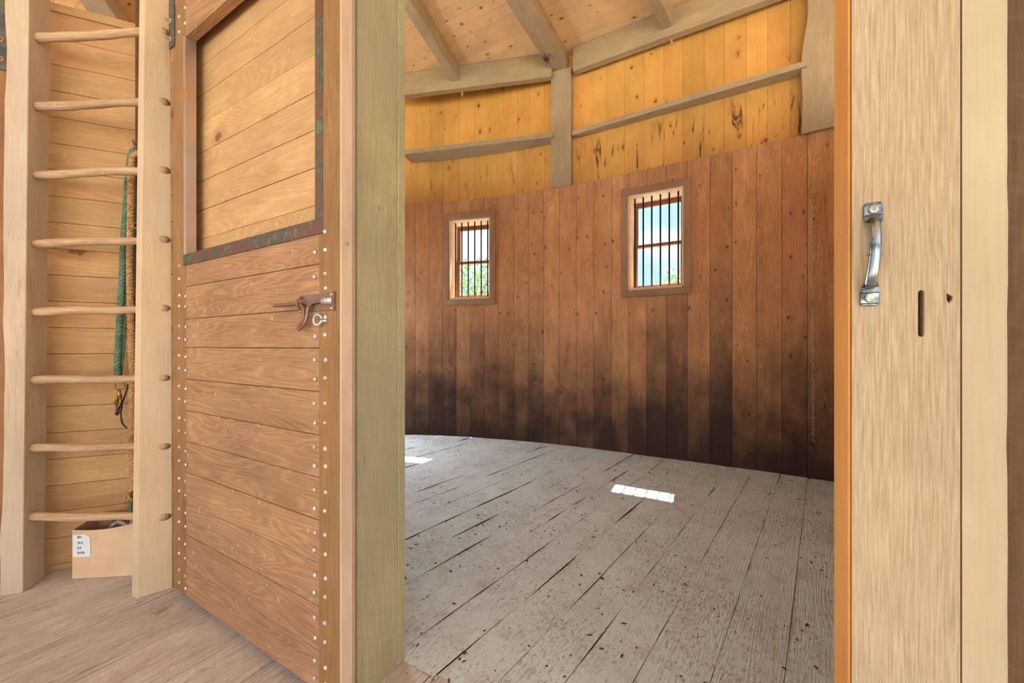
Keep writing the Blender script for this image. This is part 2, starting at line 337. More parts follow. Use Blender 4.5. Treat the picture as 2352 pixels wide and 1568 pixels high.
def clad(mb,s0,s1,pitch,z0,z1,o0,o1,gap,holes=True,jit=0,margin=0,mi=0):
    s_=s0
    while s_<s1:
        p_=pitch*(1+random.uniform(-jit,jit)); a,b=s_,s_+p_-gap; r=random.random(); rects=[(a,b,z0,z1)]
        if holes:
            for c,d,*wz in [(w0,w1,WZ0,WZ1) for w0,w1 in win]+[FILL_GAP]:
                c-=margin; d+=margin; wz=(wz[0]-margin,wz[1]+margin); new=[]
                for (q0,q1,y0,y1) in rects:
                    if q1<=c or q0>=d or wz[0]>=y1 or wz[1]<=y0: new.append((q0,q1,y0,y1)); continue
                    if q0<c: new.append((q0,c,y0,y1))
                    if q1>d: new.append((d,q1,y0,y1))
                    k0,k1=max(q0,c),min(q1,d)
                    if y0<wz[0]: new.append((k0,k1,y0,wz[0]))
                    if y1>wz[1]: new.append((k0,k1,wz[1],y1))
                rects=new
        for q0,q1,y0,y1 in rects:
            A,n0,_=at(q0); B,n1,_=at(q1); mb.seg(A,B,n0,n1,y0,y1,o0,o1,'z',r,mi)
        s_+=p_
# ---------------- the setting ----------------
TOT=acc[-1]
rear=MB(); clad(rear,0,TOT-.3,.25,0,CZ+.1,.118,.315,0,margin=.022)
wall_rear=rear.build('wall_rear',M['dark']); tag(wall_rear,kind='structure')
sL=FILL_GAP[0]-.6
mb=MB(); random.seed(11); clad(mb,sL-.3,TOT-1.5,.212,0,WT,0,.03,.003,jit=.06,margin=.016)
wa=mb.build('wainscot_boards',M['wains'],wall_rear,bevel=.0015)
mb=MB(); random.seed(5); clad(mb,.1,TOT-.4,.205,2.9,CZ,.088,.116,.0015,jit=.18,margin=.02)
up=mb.build('upper_boards',M['upper'],wall_rear,bevel=.001)

# ceiling boards run across, beams fan out below; cut to the outline of the round wall
outl=[]
for i in range(0,len(dense),4):
    i0,i1=max(i-3,0),min(i+4,len(dense)-1); d=(dense[i1]-dense[i0]).normalized(); outl.append((dense[i].x-d.y*.34,dense[i].y+d.x*.34))
outl=[(-8.4,-6.)]+outl+[(5.8,-6.)]
def inside(x,y):
    r=False; j=len(outl)-1
    for i in range(len(outl)):
        xi,yi=outl[i]; xj,yj=outl[j]
        if (yi>y)!=(yj>y) and x<(xj-xi)*(y-yi)/(yj-yi)+xi: r=not r
        j=i
    return r
mb=MB(); random.seed(3); az=R(31.5); dx=Vector((math.cos(az),-math.sin(az),0)); dy=Vector((math.sin(az),math.cos(az),0))
k=-10.
while k<9.5:
    wd=.142; run=[a*.05 for a in range(-260,240) if inside((dx*a*.05+dy*(k+wd/2)).x,(dx*a*.05+dy*(k+wd/2)).y)]
    if run:
        a0,b0=run[0],run[-1]; c_=-3.4+random.uniform(-1.5,1.5)
        spans=[(a0,c_),(c_,b0)] if a0<c_<b0 else [(a0,b0)]
        for a,b in spans:
            A=dx*a+dy*k; B=dx*(b-.002)+dy*k; C=B+dy*(wd-.0025); D=A+dy*(wd-.0025)
            c=[(q.x,q.y,CZ) for q in (A,B,C,D)]+[(q.x,q.y,CZ+.03) for q in (A,B,C,D)]
            mb.hexa(c,dx,dy)
    k+=wd
ce=mb.build('ceiling',M['ceil'],bevel=.0015); tag(ce,kind='structure')
mb=MB(); n_=len(outl)
for z,fl in ((CZ+.035,0),(CZ+.12,1)):
    q=[(x,y,z) for x,y in outl]; mb.face(q if fl==0 else q[::-1],[(0,0)]*n_)
for i in range(n_):
    a,b=outl[i],outl[(i+1)%n_]; mb.face([(*a,CZ+.035),(*b,CZ+.035),(*b,CZ+.12),(*a,CZ+.12)],[(0,0)]*4)
rf=mb.build('roof_deck',M['dark'],ce)

# floors
mb=MB(); random.seed(9)
seams=[-6,-5.72,-5.4,-5.1,-4.78,-4.45,-4.1,-3.80,-3.48,-3.163,-2.88,-2.53,-2.163,-1.87,-1.625,-1.33,-1.04,-.76,-.45,-.16,.15,.44,.75,1.05,1.4,1.7,2.0,2.4,2.8,3.2,3.6,4.0,4.4]
for a,b in zip(seams,seams[1:]):
    r=random.random(); cut=random.uniform(-2.5,-.5)
    for m0,m1 in ((-6,cut),(cut+.002,1.16)):
        q=[W(a+.003,m0),W(b-.003,m0),W(b-.003,m1),W(a+.003,m1)]
        mb.hexa([(p.x,p.y,-.04) for p in q]+[(p.x,p.y,0) for p in q],W(0,1).normalized(),W(1,0).normalized())
fl=mb.build('floor_aisle',M['aisle'],bevel=.0015); tag(fl,kind='structure')
# stall floor : planks on another heading, uneven worn surface
mb=MB(); az2=R(38.); ex=Vector((math.cos(az2),-math.sin(az2),0)); ey=Vector((math.sin(az2),math.cos(az2),0))
def fh(p,k): return .006*noise.noise(Vector((p.x*2.2,p.y*2.2,k*3.1)))+.004*noise.noise(Vector((p.x*7,p.y*7,k)))
k=-5.; ii=0
while k<5:
    wd=.205+random.uniform(-.03,.03); ii+=1; r=random.random(); ou=random.uniform(0,30)
    ys=[ -1+.12*j for j in range(76)]; cols=[0,.005,wd*.33,wd*.66,wd-.005,wd-.002]
    def ins(p):
        m_=p.x*SN+p.y*CS; return m_>=1.14
    for j in range(len(ys)-1):
        for c0,c1 in zip(cols,cols[1:]):
            q=[ex*(k+c)+ey*y for c,y in ((c0,ys[j]),(c1,ys[j]),(c1,ys[j+1]),(c0,ys[j+1]))]
            if not all(ins(p) for p in q):
                if not any(ins(p) for p in q): continue
                nn=Vector((SN,CS,0)); q2=[]
                for p in q:
                    m_=p.dot(nn)
                    if m_<1.14:
                        # slide along the plank to the threshold line
                        p=p+ey*((1.14-m_)/ey.dot(nn))
                    q2.append(p)
                q=q2
            zz=[fh(p,ii)-(.0022*max(0,-.15+noise.noise(Vector((p.x*1.5,p.y*1.5,9)))*2.2) if c in (0,wd-.003) else 0) for p,c in zip(q,(c0,c1,c1,c0))]
            mb.face([(p.x,p.y,z) for p,z in zip(q,zz)],[(ou+p.dot(ex)-k,p.dot(ey)) for p in q],r)
    k+=wd
sf=mb.build('floor_stall',M['stall']); tag(sf,kind='structure')
mb=MB(); mb.box(-8,5.4,-6,5.7,-.35,-.06); sub=mb.build('floor_base',M['dark']); tag(sub,kind='structure')

# straight walls
def straight(name,a,b,z0,z1,thick,pitch,off,matr,top=None,face=1):
    """horizontal boards from plan point a to b; wall body behind"""
    a=Vector((*a,0)); b=Vector((*b,0)); d=(b-a).normalized(); n=Vector((-d.y,d.x,0))*face
    body=MB(); body.seg(a+n*.024,b+n*.024,n,n,z0,z1,0,thick-.024,'x')
    o=body.build(name,M['dark']); tag(o,kind='structure')
    m=MB(); z=z0+off-pitch
    while z<z1:
        q0,q1=max(z,z0),min(z+pitch-.0022,z1)
        if q1-q0>.01: m.seg(a,b,n,n,q0,q1,random.uniform(-.001,.001),.022,'x')
        z+=pitch
    m.build('boards',matr,o,bevel=.0015)
    if top:
        c=MB(); c.seg(a-n*.012,b-n*.012,n,n,z1,z1+top,0,thick+.03,'x'); c.build('cap_board',matr,o,bevel=.003)
    return o
random.seed(21)
LW0=Vector((-2.608,2.199)); ld=Vector((.9135,.4067))
la=LW0-ld*2.2; lb=LW0+ld*.50
straight('wall_left',(la.x,la.y),(lb.x,lb.y),0,3.115,.16,.147,.0325+.147*.0,M['board'],top=.045)
A=W(-3.2,.925); B=W(-1.26,.925)
straight('wall_front',(A.x,A.y),(B.x,B.y),0,3.16,.17,.145,1.789-.145*12,M['board'])
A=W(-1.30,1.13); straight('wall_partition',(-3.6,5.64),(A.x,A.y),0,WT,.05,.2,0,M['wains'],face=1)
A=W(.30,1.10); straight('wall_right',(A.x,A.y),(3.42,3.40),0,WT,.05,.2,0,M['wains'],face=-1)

# ---------------- timber frame things ----------------
def timber(name,corners_bottom,z0,z1,matr,label,cat,bev=.004,grain=None,group=None):
    c=[(p[0],p[1],z0) for p in corners_bottom]+[(p[0],p[1],z1) for p in corners_bottom]
    m=MB(); a=Vector((*corners_bottom[1],0))-Vector((*corners_bottom[0],0))
    if grain=='len': m.hexa(c,a.normalized(),(0,0,1))
    else: m.hexa(c,(0,0,1),a.normalized())
    cx=sum(p[0] for p in corners_bottom)/4; cy=sum(p[1] for p in corners_bottom)/4
    return tag(m.build(name,matr,origin=(cx,cy,z0),bevel=bev,segs=2),label,cat,group)
def beam(a,b,width,z0,z1,label,matr=None,side=1,name='ceiling_beam',cat='beam'):
    a=Vector(a);b=Vector(b); d=(b-a).normalized(); n=Vector((d.y,-d.x))*side*width
    return timber(name,[a,b,b+n,a+n] if side>0 else [a+n,b+n,b,a],z0,z1,matr or M['beam'],label,cat,grain='len')
def dirv(azd): return Vector((math.sin(R(azd)),math.cos(R(azd))))
P=Vector((.515,5.10)); beam(P-dirv(28.6)*11,P+dirv(28.6)*.03,.205,4.75,CZ-.002,'thick ceiling beam with a dark stain landing on the timber post between the two barred windows',matr=M['beamspot'])
P=Vector((-.77,5.40)); beam(P-dirv(15.6)*11,P+dirv(15.6)*.03,.118,4.75,CZ-.002,'narrow pale ceiling beam next to the greenish doorway post, leftmost inside the stall')
P=Vector((1.743,4.50)); beam(P-dirv(37.9)*11,P+dirv(37.9)*.03,.105,4.74,CZ-.002,'short narrow ceiling beam right of the thick beam, above the right window')
P=Vector((-4.223,4.263)); beam(P-dirv(-24)*6,P+dirv(-24)*1.2,.24,4.75,CZ-.002,'pinkish ceiling beam seen above the board wall behind the ladder',matr=M['ladder'],side=-1)
# wall plates on straight chords
plL=(Vector((-1.50,5.40)),Vector((.50,5.016))); plR=(Vector((.752,4.922)),Vector((2.86,3.70)))
def chord_plank(name,a,b,z0,z1,back,label,cat,matr,ext0=0,ext1=0):
    """straight inner edge, rear edge cut to the round wall"""
    d=(b-a).normalized(); a=a-d*ext0; b=b+d*ext1; n=Vector((-d.y,d.x)); m=MB(); k=10; pts=[]
    for i in range(k+1):
        p=a.lerp(b,i/k); 
        s0_=arc_at_x(p.x/p.y); q,nn,_=at(s0_); q=Vector((q.x,q.y))+Vector((nn.x,nn.y))*back
        dist=max(.03,(q-p).dot(n)-.0)
        pts.append((p,p+n*dist))
    c=0
    for z,fl in ((z0,1),(z1,0)):
        for i in range(k):
            q=[pts[i][0],pts[i+1][0],pts[i+1][1],pts[i][1]]
            if fl: q=q[::-1]
            m.face([(v.x,v.y,z) for v in q],[((v-a).dot(n),(v-a).dot(Vector(d))) for v in q],.5)
    for i in range(k):
        for j,rev in ((0,0),(1,1)):
            p,q=pts[i][j],pts[i+1][j]; ff=[(p.x,p.y,z0),(q.x,q.y,z0),(q.x,q.y,z1),(p.x,p.y,z1)]
            uu=[(z0,(p-a).dot(d)),(z0,(q-a).dot(d)),(z1,(q-a).dot(d)),(z1,(p-a).dot(d))]
            m.face(ff[::-1] if rev else ff,uu[::-1] if rev else uu,.5)
    for i,rev in ((0,1),(k,0)):
        p,q=pts[i]; ff=[(p.x,p.y,z0),(q.x,q.y,z0),(q.x,q.y,z1),(p.x,p.y,z1)]
        m.face(ff[::-1] if rev else ff,[(0,0),(.1,0),(.1,.1),(0,.1)],.5)
    mid=a.lerp(b,.5)
    return tag(m.build(name,matr,origin=(mid.x,mid.y,z0)),label,cat)
def plate(a,b,label,ext0=0,ext1=0):
    d=(b-a).normalized(); a=a-d*ext0; b=b+d*ext1; n=Vector((-d.y,d.x))*.09
    return timber('wall_plate',[a,b,b+n,a+n],4.65,CZ-.002,M['beam'],label,'beam',grain='len')
plate(*plL,'long horizontal timber plate under the ceiling above the left barred window',ext0=.0)
plate(*plR,'slanting timber plate under the ceiling above the right barred window')
d=(plL[1]-plL[0]).normalized(); e0=Vector((-3.45,5.5)); 
plate(e0,Vector((-1.62,5.42)),'horizontal timber plate hidden left of the doorway post')
chord_plank('girt',Vector((-1.50,5.47)),Vector((.500,5.02)),3.885,3.94,.084,'straight horizontal timber rail on the wall above the left barred window','rail',M['beam'])
chord_plank('girt',Vector((.75,4.975)),Vector((2.775,3.745)),3.885,3.94,.084,'straight slanting timber rail on the wall above the right barred window','rail',M['beam'])
# posts standing on the wainscot
a=Vector((.505,5.10)); t_=Vector((math.cos(R(22)),-math.sin(R(22)))); n_=Vector((math.sin(R(22)),math.cos(R(22))))
a=a-n_*.02; timber('timber_post',[a,a+t_*.262,a+t_*.262+n_*.105,a+n_*.105],WT,4.75,M['beam'],'weathered square post on the wainscot between the two barred windows','post')
# right post with waney left edge
m=MB(); a=Vector((2.79,3.80)); t_=Vector((math.cos(R(32)),-math.sin(R(32)))); n_=Vector((math.sin(R(32)),math.cos(R(32))))
zs=[WT+.07*i for i in range(25)]
for z0,z1 in zip(zs,zs[1:]):
    def wv(z): return .018*noise.noise(Vector((3.1,0,z*2.4)))+.05*(1/(1+math.exp(-(z-4.25)*9)))-.02
    c=[]
    for z in (z0,z1):
        l=a+t_*wv(z)-n_*.03; r_=a+t_*.34-n_*.03
        c+=[(l.x,l.y,z),(r_.x,r_.y,z),(r_.x+n_.x*.09,r_.y+n_.y*.09,z),(l.x+n_.x*.09,l.y+n_.y*.09,z)]
    i=len(m.v); m.v+=[Vector(q) for q in c]
    for q in ((0,1,5,4),(1,2,6,5),(2,3,7,6),(3,0,4,7)):
        m.f.append(tuple(i+k for k in q)); m.uv.append([((0,.34,.48,-.14)[k%4]+5,c[k][2]) for k in q]); m.r.append(.4); m.mi.append(0)
m.f.append((0,3,2,1)); m.uv.append([(0,0)]*4); m.r.append(.4); m.mi.append(0)
o=m.build('timber_post',M['beam'],origin=(a.x,a.y,WT),smooth=False)
tag(o,'broad weathered post with a wavy bark-side edge, beside the orange door jamb','post')
# small wood pegs below the plates
for px,py,lab in ((1061,212,'small wooden peg under the timber plate, at the foot of the narrow left ceiling beam'),(1545,92,'small wooden peg under the slanting plate, at the foot of the short right ceiling beam')):
    z=4.61; t=(z-1.25)*F/(795-py); p=Vector((U(px)*t,t-.0))
    m=MB(); m.tube([(p.x,p.y+.03,4.66),(p.x,p.y+.03,z-.03)],[.013,.011],8,rnd=.6)
    tag(m.build('wooden_peg',M['rung'],origin=(p.x,p.y+.03,4.66),smooth=True),lab,'peg')

# ---------------- windows ----------------
def window(idx,c,d):
    s_=(c+d)/2; p,n,tg=at(s_); rz=math.atan2(tg.y,tg.x)
    root=empty('window_%d'%idx,(p.x,p.y,WZ0),rz); tag(root,kind='structure')
    w2=.285; H=WZ1-WZ0   # local: x tangent, y outward, z up
    # lining : four boards
    m=MB(); T=.018
    m.box(-w2-T,-w2,-.012,.30,-T,H+T,'y'); m.box(w2,w2+T,-.012,.30,-T,H+T,'y')
    m.box(-w2,w2,-.012,.30,H,H+T,'x'); m.box(-w2-.0,w2+.0,-.016,.30,-T-.01,0,'x')
    m.build('window_lining',M['lining'],root,bevel=.0015)
    cw=.075
    for nm,b_,g in (('casing_board',(-w2-T-cw,w2+T+cw,-.022,-.002,H+T,H+T+cw),'x'),('casing_board',(-w2-T-cw,w2+T+cw,-.022,-.002,-T-.01-cw,-T-.01),'x'),
                  ('casing_board',(-w2-T-cw,-w2-T,-.022,-.002,-T-.01,H+T),'z'),('casing_board',(w2+T,w2+T+cw,-.022,-.002,-T-.01,H+T),'z')):
        m=MB(); m.box(*b_,g); m.build(nm,M['casing'],root,bevel=.002)
    for (z0,z1,y0) in ((H*.5-.018,H-.001,.272),(.001,H*.5+.018,.236)):
        m=MB(); st=.042
        m.box(-w2,-w2+st,y0,y0+.032,z0,z1,'z'); m.box(w2-st,w2,y0,y0+.032,z0,z1,'z')
        m.box(-w2+st,w2-st,y0,y0+.032,z1-(.055 if z1>H*.6 else .036),z1,'x'); m.box(-w2+st,w2-st,y0,y0+.032,z0,z0+(.055 if z0<.1 else .036),'x')
        sash=m.build('sash',M['sash'],root,bevel=.002)
        g=MB(); g.box(-w2+st,w2-st,y0+.014,y0+.018,z0+.03,z1-.03); g.build('pane',M['glass'],sash)
    for k in range(6):
        x=(-2.5+k)*.095; m=MB(); m.tube([(x,.085,-.006),(x,.085,H+.006)],.0095,8); m.build('window_bar',M['bars'],root,smooth=True)
    return root
for i,(c,d) in enumerate(win): window(i+1,c,d)

# ---------------- the open sliding door ----------------
DS,DM=-1.8125,.844
door=empty('sliding_door',W(DS,DM,0),WROT)
tag(door,'brown plank stall door slid open in front of the wall, with metal latch and open upper panel','door')
S=lambda s_: s_-DS
x0,x1=S(-2.466),S(-1.159); xs0,xs1=S(-2.3287),S(-1.279); TH=.045; zb,zt=.05,2.93; zo,zo1=1.638,2.74
m=MB(); m.box(x0,xs0,0,TH,zb,zt,'z',.35); m.build('stile',M['stile'],door,bevel=.004,segs=2)
m=MB(); m.box(xs1,x1-.006,0,TH,zb,zt,'z',.6); m.build('stile',M['stile'],door,bevel=.002)
m=MB(); m.box(x1-.006,x1,.0005,TH-.0005,zb,zt,'z',.6); e=m.build('edge_strip',M['edge'],door,bevel=.001); e['label']='pale front edge of the door'  # paler than the stile: light falling on the edge is put into its colour
m=MB(); m.box(xs0,xs1,.001,TH,zo1,zt,'x'); m.build('top_rail',M['door'],door,bevel=.003)
zs=[1.675,1.536,1.381,1.244,1.092,.941,.793,.644,.496,.345,.193,.05]
random.seed(33)
m=MB()
for a,b in zip(zs,zs[1:]): m.box(xs0+.001,xs1-.002,.002+random.uniform(0,.0015),TH-.006,b+.001,a-.001,'x')
m.build('panel_boards',M['door'],door,bevel=.002)
# copper edging of the opening
m=MB(); m.box(xs0-.012,S(-1.2549),-.003,.0,1.638,1.69,'x'); m.box(xs0,S(-1.2967),-.003,TH,1.688,1.691,'x')
strip=m.build('copper_strip',M['copper'],door,bevel=.0008); strip['label']='tarnished copper strip along the bottom of the opening'
m=MB(); m.box(S(-1.2967),S(-1.2549),-.003,0,1.6905,2.74,'z'); m.box(S(-1.2967),S(-1.2937),0,TH,1.6905,2.74,'z')
m.box(S(-1.2937),xs1+.001,.001,TH,1.691,2.74,'z')
s2=m.build('copper_strip',M['copper'],door,bevel=.0008); s2['label']='tarnished copper strip up the right side of the opening'
m=MB(); m.box(xs0,xs0+.0025,.001,TH,1.691,2.74,'z'); m.box(xs0-.012,xs0+.0025,-.0025,.001,1.691,2.74,'z')
s3=m.build('metal_lining',M['lining_metal'],door,bevel=.0006); s3['label']='shiny sheet metal lining the left side of the opening'
def dome(mb,c,r,h,axis='-y',seg=12,rings=3):
    c=Vector(c)
    def pt(a,rr,hh):
        x,z=rr*math.cos(a),rr*math.sin(a)
        return c+(Vector((x,-hh,z)) if axis=='-y' else Vector((hh,x,z)) if axis=='x' else Vector((x,z,hh)))
    prev=None
    for k in range(rings+1):
        f=k/rings*math.pi/2; rr=r*math.cos(f); hh=h*math.sin(f)
        i=len(mb.v)
        if k<rings: mb.v+=[pt(2*math.pi*j/seg,rr,hh) for j in range(seg)]
        else: mb.v.append(pt(0,0,h))
        if prev is not None:
            for j in range(seg):
                j2=(j+1)%seg
                if k<rings: q=(prev+j,prev+j2,i+j2,i+j)
                else: q=(prev+j,prev+j2,i)
                mb.f.append(q); mb.uv.append([(0,0)]*len(q)); mb.r.append(.5); mb.mi.append(0)
        prev=i
rv=MB(); dome(rv,(0,0,0),.0078,.0055); rv0=rv.build('rivet',M['rivet'],door,smooth=True); first=True
def rivet(x,z,sc_=1):
    global first
    if first: o=rv0; first=False
    else: o=rv0.copy(); COL.objects.link(o); o.parent=door
    o.location=(x,-.0,z); o.scale=(sc_,1,sc_)
random.seed(2)
for i,(a,b) in enumerate(zip(zs,zs[1:])):
    for f in (.28,.71):
        z=a-(a-b)*f
        if i==1 and f>.5: z+=.018
        for sx,dz in ((-2.392,.004),(-2.320,-.002),(-1.3017,0),(-1.2428,.003)):
            if i==0 and sx in(-2.320,): continue
            if i==0 and sx==-1.3017 and f<.5: continue
            if i==1 and sx==-1.3017 and f>.5: continue
            if i==2 and f<.5 and sx==-1.3017: continue
            rivet(S(sx)+random.uniform(-.003,.003),z+dz+random.uniform(-.003,.003),random.uniform(.9,1.08))
for sx in (-2.392,-2.325):
    for z in (2.86,2.785): rivet(S(sx)+(.0),z+(.015 if sx>-2.35 else -.0))
# tiny screws on the copper
m=MB()
for k in range(22):
    x=xs0+.01+k*(S(-1.27)-xs0)/22; dome(m,(x,-.003,1.650+.008*((k*7)%3-1)),.0035,.002,seg=8,rings=2)
m.build('screws',M['copper'],strip,smooth=True)
m=MB()
for k in range(14): dome(m,(S(-1.272+.004*((k%2)*2-1)),-.003,1.72+k*.075),.0038,.002,seg=8,rings=2)
m.build('screws',M['copper'],s2,smooth=True)
# plugged bolt hole in the door edge
m=MB(); dome(m,(x1-.0005,.023,1.595),.0085,.0015,axis='x'); h_=m.build('bolt_plug',M['post'],door,smooth=True)
# hanger strap with two bolts
m=MB(); m.box(x0-.028,x0+.028,-.0075,-.0,2.735,3.12,'z'); stp=m.build('hanger_strap',M['strap'],door,bevel=.002)
for z in (2.775,2.865):
    m=MB(); m.tube([(x0-.004,-.0075,z),(x0-.004,-.012,z)],.0135,6); m.tube([(x0-.004,-.010,z),(x0-.004,-.030,z),(x0-.004,-.036,z)],[.0075,.0075,.0045],10); b_=m.build('bolt',M['rung'],stp,smooth=False)
# latch : plate, keepers, sliding rod with dropped loop, eye
lp=MB(); lp.box(S(-1.387),S(-1.189),-.0035,0,1.371,1.431,'x'); lp.box(S(-1.1885),S(-1.186),-.009,-.0,1.369,1.434,'z')
latch=lp.build('latch_plate',M['iron'],door,bevel=.0008)
m=MB(); zc=1.402
m.tube([(S(-1.372),-.002,zc+.024),(S(-1.372),-.012,zc+.018),(S(-1.372),-.021,zc+.010),(S(-1.372),-.0235,zc),(S(-1.372),-.021,zc-.010),(S(-1.372),-.012,zc-.018),(S(-1.372),-.002,zc-.024)],.004,8)
m.build('keeper',M['iron'],latch,smooth=True)
m=MB(); m.tube([(S(-1.236),-.012,zc),(S(-1.190),-.012,zc)],.0115,14); m.build('barrel',M['galv'],latch,smooth=True)
m=MB(); m.tube(smoothpts([(S(-1.532),-.013,1.403),(S(-1.46),-.012,1.402),(S(-1.395),-.012,1.402),(S(-1.368),-.013,1.399),(S(-1.345),-.016,1.384),(S(-1.336),-.019,1.358),(S(-1.340),-.021,1.337),(S(-1.358),-.022,1.320),(S(-1.363),-.024,1.311),(S(-1.349),-.024,1.311),(S(-1.326),-.022,1.330),(S(-1.318),-.019,1.354),(S(-1.316),-.015,1.384),(S(-1.296),-.012,1.399),(S(-1.27),-.012,1.402),(S(-1.225),-.012,1.402)],6),.0062,10)
m.build('sliding_rod',M['iron'],latch,smooth=True)
m=MB(); 
for x_,z_ in ((S(-1.383)+.004,1.424),(S(-1.205),1.424),(S(-1.205),1.378),(S(-1.38),1.378)): dome(m,(x_,-.0035,z_),.0048,.0028)
m.build('screws',M['galv'],latch,smooth=True)
m=MB(); pts=[]
for k in range(21):
    a=R(-10)+k/20*R(340); pts.append((S(-1.262)+.0185*math.cos(a+R(20)),-.012-.006*math.sin(a*.5),1.340+.0175*math.sin(a+R(20))))
m.tube(pts,.0042,10); m.tube([(S(-1.246),-.012,1.336),(S(-1.232),0,1.336)],.0045,8); m.build('eye_ring',M['galv'],door,smooth=True)

# ---------------- doorway timbers ----------------
fr=empty('doorway_post',W(-1.20,1.03,0),WROT); tag(fr,'greenish rough-sawn doorway post directly right of the open plank door','post')
q=lambda s_,m_:(s_+1.20,m_-1.03)
m=MB(); a=q(-1.256,.926); b=q(-1.1795,1.1115); m.box(a[0],b[0],a[1],b[1],0,CZ-.3,'z',.5); m.build('post_body',M['post'],fr,bevel=.003,segs=2)
m=MB(); a=q(-1.256,1.113); b=q(-1.1790,1.152); m.box(a[0],b[0],a[1],b[1],0,CZ-.3,'z',.9); st=m.build('stop_board',M['post'],fr,bevel=.003)
m=MB(); a=q(-1.256,.905); b=q(-1.190,.9255); m.box(a[0],b[0],a[1],b[1],0,CZ-.3,'z',.5); st=m.build('face_board',M['edge'],fr,bevel=.002); st['label']='pale board on the front of the post'

RS,RM=.22,.90
rj=empty('doorway_jamb',W(RS,RM,0),WROT); tag(rj,'wide pale jamb board carrying the steel pull handle, at the right of the doorway','jamb')
q=lambda s_,m_:(s_-RS,m_-RM)
# board with a slot and a torn knot hole
bm=bmesh.new()
def loop(pts):
    vs=[bm.verts.new(p) for p in pts]; return [bm.edges.new((vs[i],vs[(i+1)%len(vs)])) for i in range(len(vs))],vs
xa,xb=.155-RS,.2875-RS
e1,v1=loop([(xa,0,0),(xb,0,0),(xb,0,4.4),(xa,0,4.4)])
sx,sr=.2425-RS,.0034; zl,zh=1.2655,1.3405
sl=[(sx+sr*math.cos(a),0,zh-sr*1.0+sr*1.3*math.sin(a)) for a in [R(k*20) for k in range(10)]]+[(sx+sr*math.cos(a),0,zl+sr*1.3+sr*1.3*math.sin(a)) for a in [R(180+k*20) for k in range(10)]]
e2,v2=loop(sl)
kx,kz=.2755-RS,1.3275
kn=[(kx-.0035,0,kz+.007),(kx-.001,0,kz+.003),(kx+.003,0,kz+.0015),(kx+.0015,0,kz-.001),(kx+.003,0,kz-.003),(kx,0,kz-.0035),(kx-.001,0,kz-.009),(kx-.003,0,kz-.004)]
e3,v3=loop(kn)
bmesh.ops.triangle_fill(bm,use_beauty=True,use_dissolve=False,edges=e1+e2+e3)
for f in list(bm.faces):
    c=f.calc_center_median()
    if (abs(c.x-sx)<sr*.9 and zl<c.z<zh) and all(v in v2 for v in f.verts): bm.faces.remove(f)
    elif all(v in v3 for v in f.verts) and abs(c.x-kx)<.006: bm.faces.remove(f)
r_=bmesh.ops.extrude_face_region(bm,geom=list(bm.faces)); bmesh.ops.translate(bm,vec=(0,.035,0),verts=[g for g in r_['geom'] if isinstance(g,bmesh.types.BMVert)])
bmesh.ops.recalc_face_normals(bm,faces=bm.faces)
uvl=bm.loops.layers.uv.new('UVMap'); rl=bm.faces.layers.float.new('rnd')
for f in bm.faces:
    f[rl]=.5
    for l in f.loops: l[uvl].uv=(l.vert.co.x+l.vert.co.y+3,l.vert.co.z)
me=bpy.data.meshes.new('jamb_board'); bm.to_mesh(me); bm.free(); me.materials.append(M['jamb'])
jb=bpy.data.objects.new('jamb_board',me); COL.objects.link(jb); jb.parent=rj
bv=jb.modifiers.new('bevel','BEVEL'); bv.width=.0012; bv.segments=2; bv.limit_method='ANGLE'; bv.angle_limit=R(60)
m=MB(); a=q(.157,.9355); b=q(.335,1.05); m.box(a[0],b[0],a[1],b[1],0,4.4,'z',.4); m.build('post_core',M['brown'],rj,bevel=.002)
m=MB(); a=q(.1505,.9035); m.box(a[0],a[0]+.004,a[1],q(0,1.036)[1],0,4.4,'z',.5); oj=m.build('stop_board',M['orange'],rj,bevel=.0015); oj['label']='orange inner face of the jamb'
m=MB(); a=q(.2868,.9075); b=q(.2902,.934); m.box(a[0],b[0],a[1],b[1],0,4.4,'z',.4); m.build('gap_filler',M['orange'],rj)
# neighbouring board with waney edge
m=MB(); zz=[.05*i for i in range(89)]; xb0=.2895-RS
for z0,z1 in zip(zz,zz[1:]):
    def wv(z): return .3405-RS+.0012*noise.noise(Vector((9,2,z*6)))+.0012*noise.noise(Vector((9,7,z*25)))
    i=len(m.v); c=[]
    for z in (z0,z1):
        xr=wv(z); c+=[(xb0,.001,z),(xr-.0065,.001,z),(xr,.010,z),(xr,.035,z),(xb0,.035,z)]
    m.v+=[Vector(p) for p in c]
    for k in range(5):
        k2=(k+1)%5; m.f.append((i+k,i+k2,i+5+k2,i+5+k)); m.uv.append([(c[j][0]+c[j][1]+7,c[j][2]) for j in (k,k2,5+k2,5+k)]); m.r.append(.6); m.mi.append(0)
bd=m.build('edge_board',M['jamb2'],rj); bd['label']='paler smooth board with a waney right edge'
# handle
hd=empty('pull_handle',W(.1805,.90,1.407),WROT); tag(hd,'worn steel pull handle bolted upright to the pale jamb board','handle')
for sg in (1,-1):
    m=MB(); rows=[(.088,.010,.0005),(.084,.0125,.001),(.066,.0125,.002),(.056,.0118,.004),(.049,.0085,.010)]
    for (za,wa_,ya),(zb_,wb_,yb) in zip(rows,rows[1:]):
        off=-.0025 if sg<0 else .002
        c=[(-wa_+off,-ya-.003,sg*za),(wa_+off,-ya-.003,sg*za),(wa_+off,-ya,sg*za),(-wa_+off,-ya,sg*za),(-wb_+off,-yb-.003,sg*zb_),(wb_+off,-yb-.003,sg*zb_),(wb_+off,-yb,sg*zb_),(-wb_+off,-yb,sg*zb_)]
        if sg>0: c=c[4:]+c[:4]
        m.hexa(c,(0,0,1),(1,0,0),.5)
    m.build('mounting_plate',M['steel'],hd,bevel=.001,segs=2)
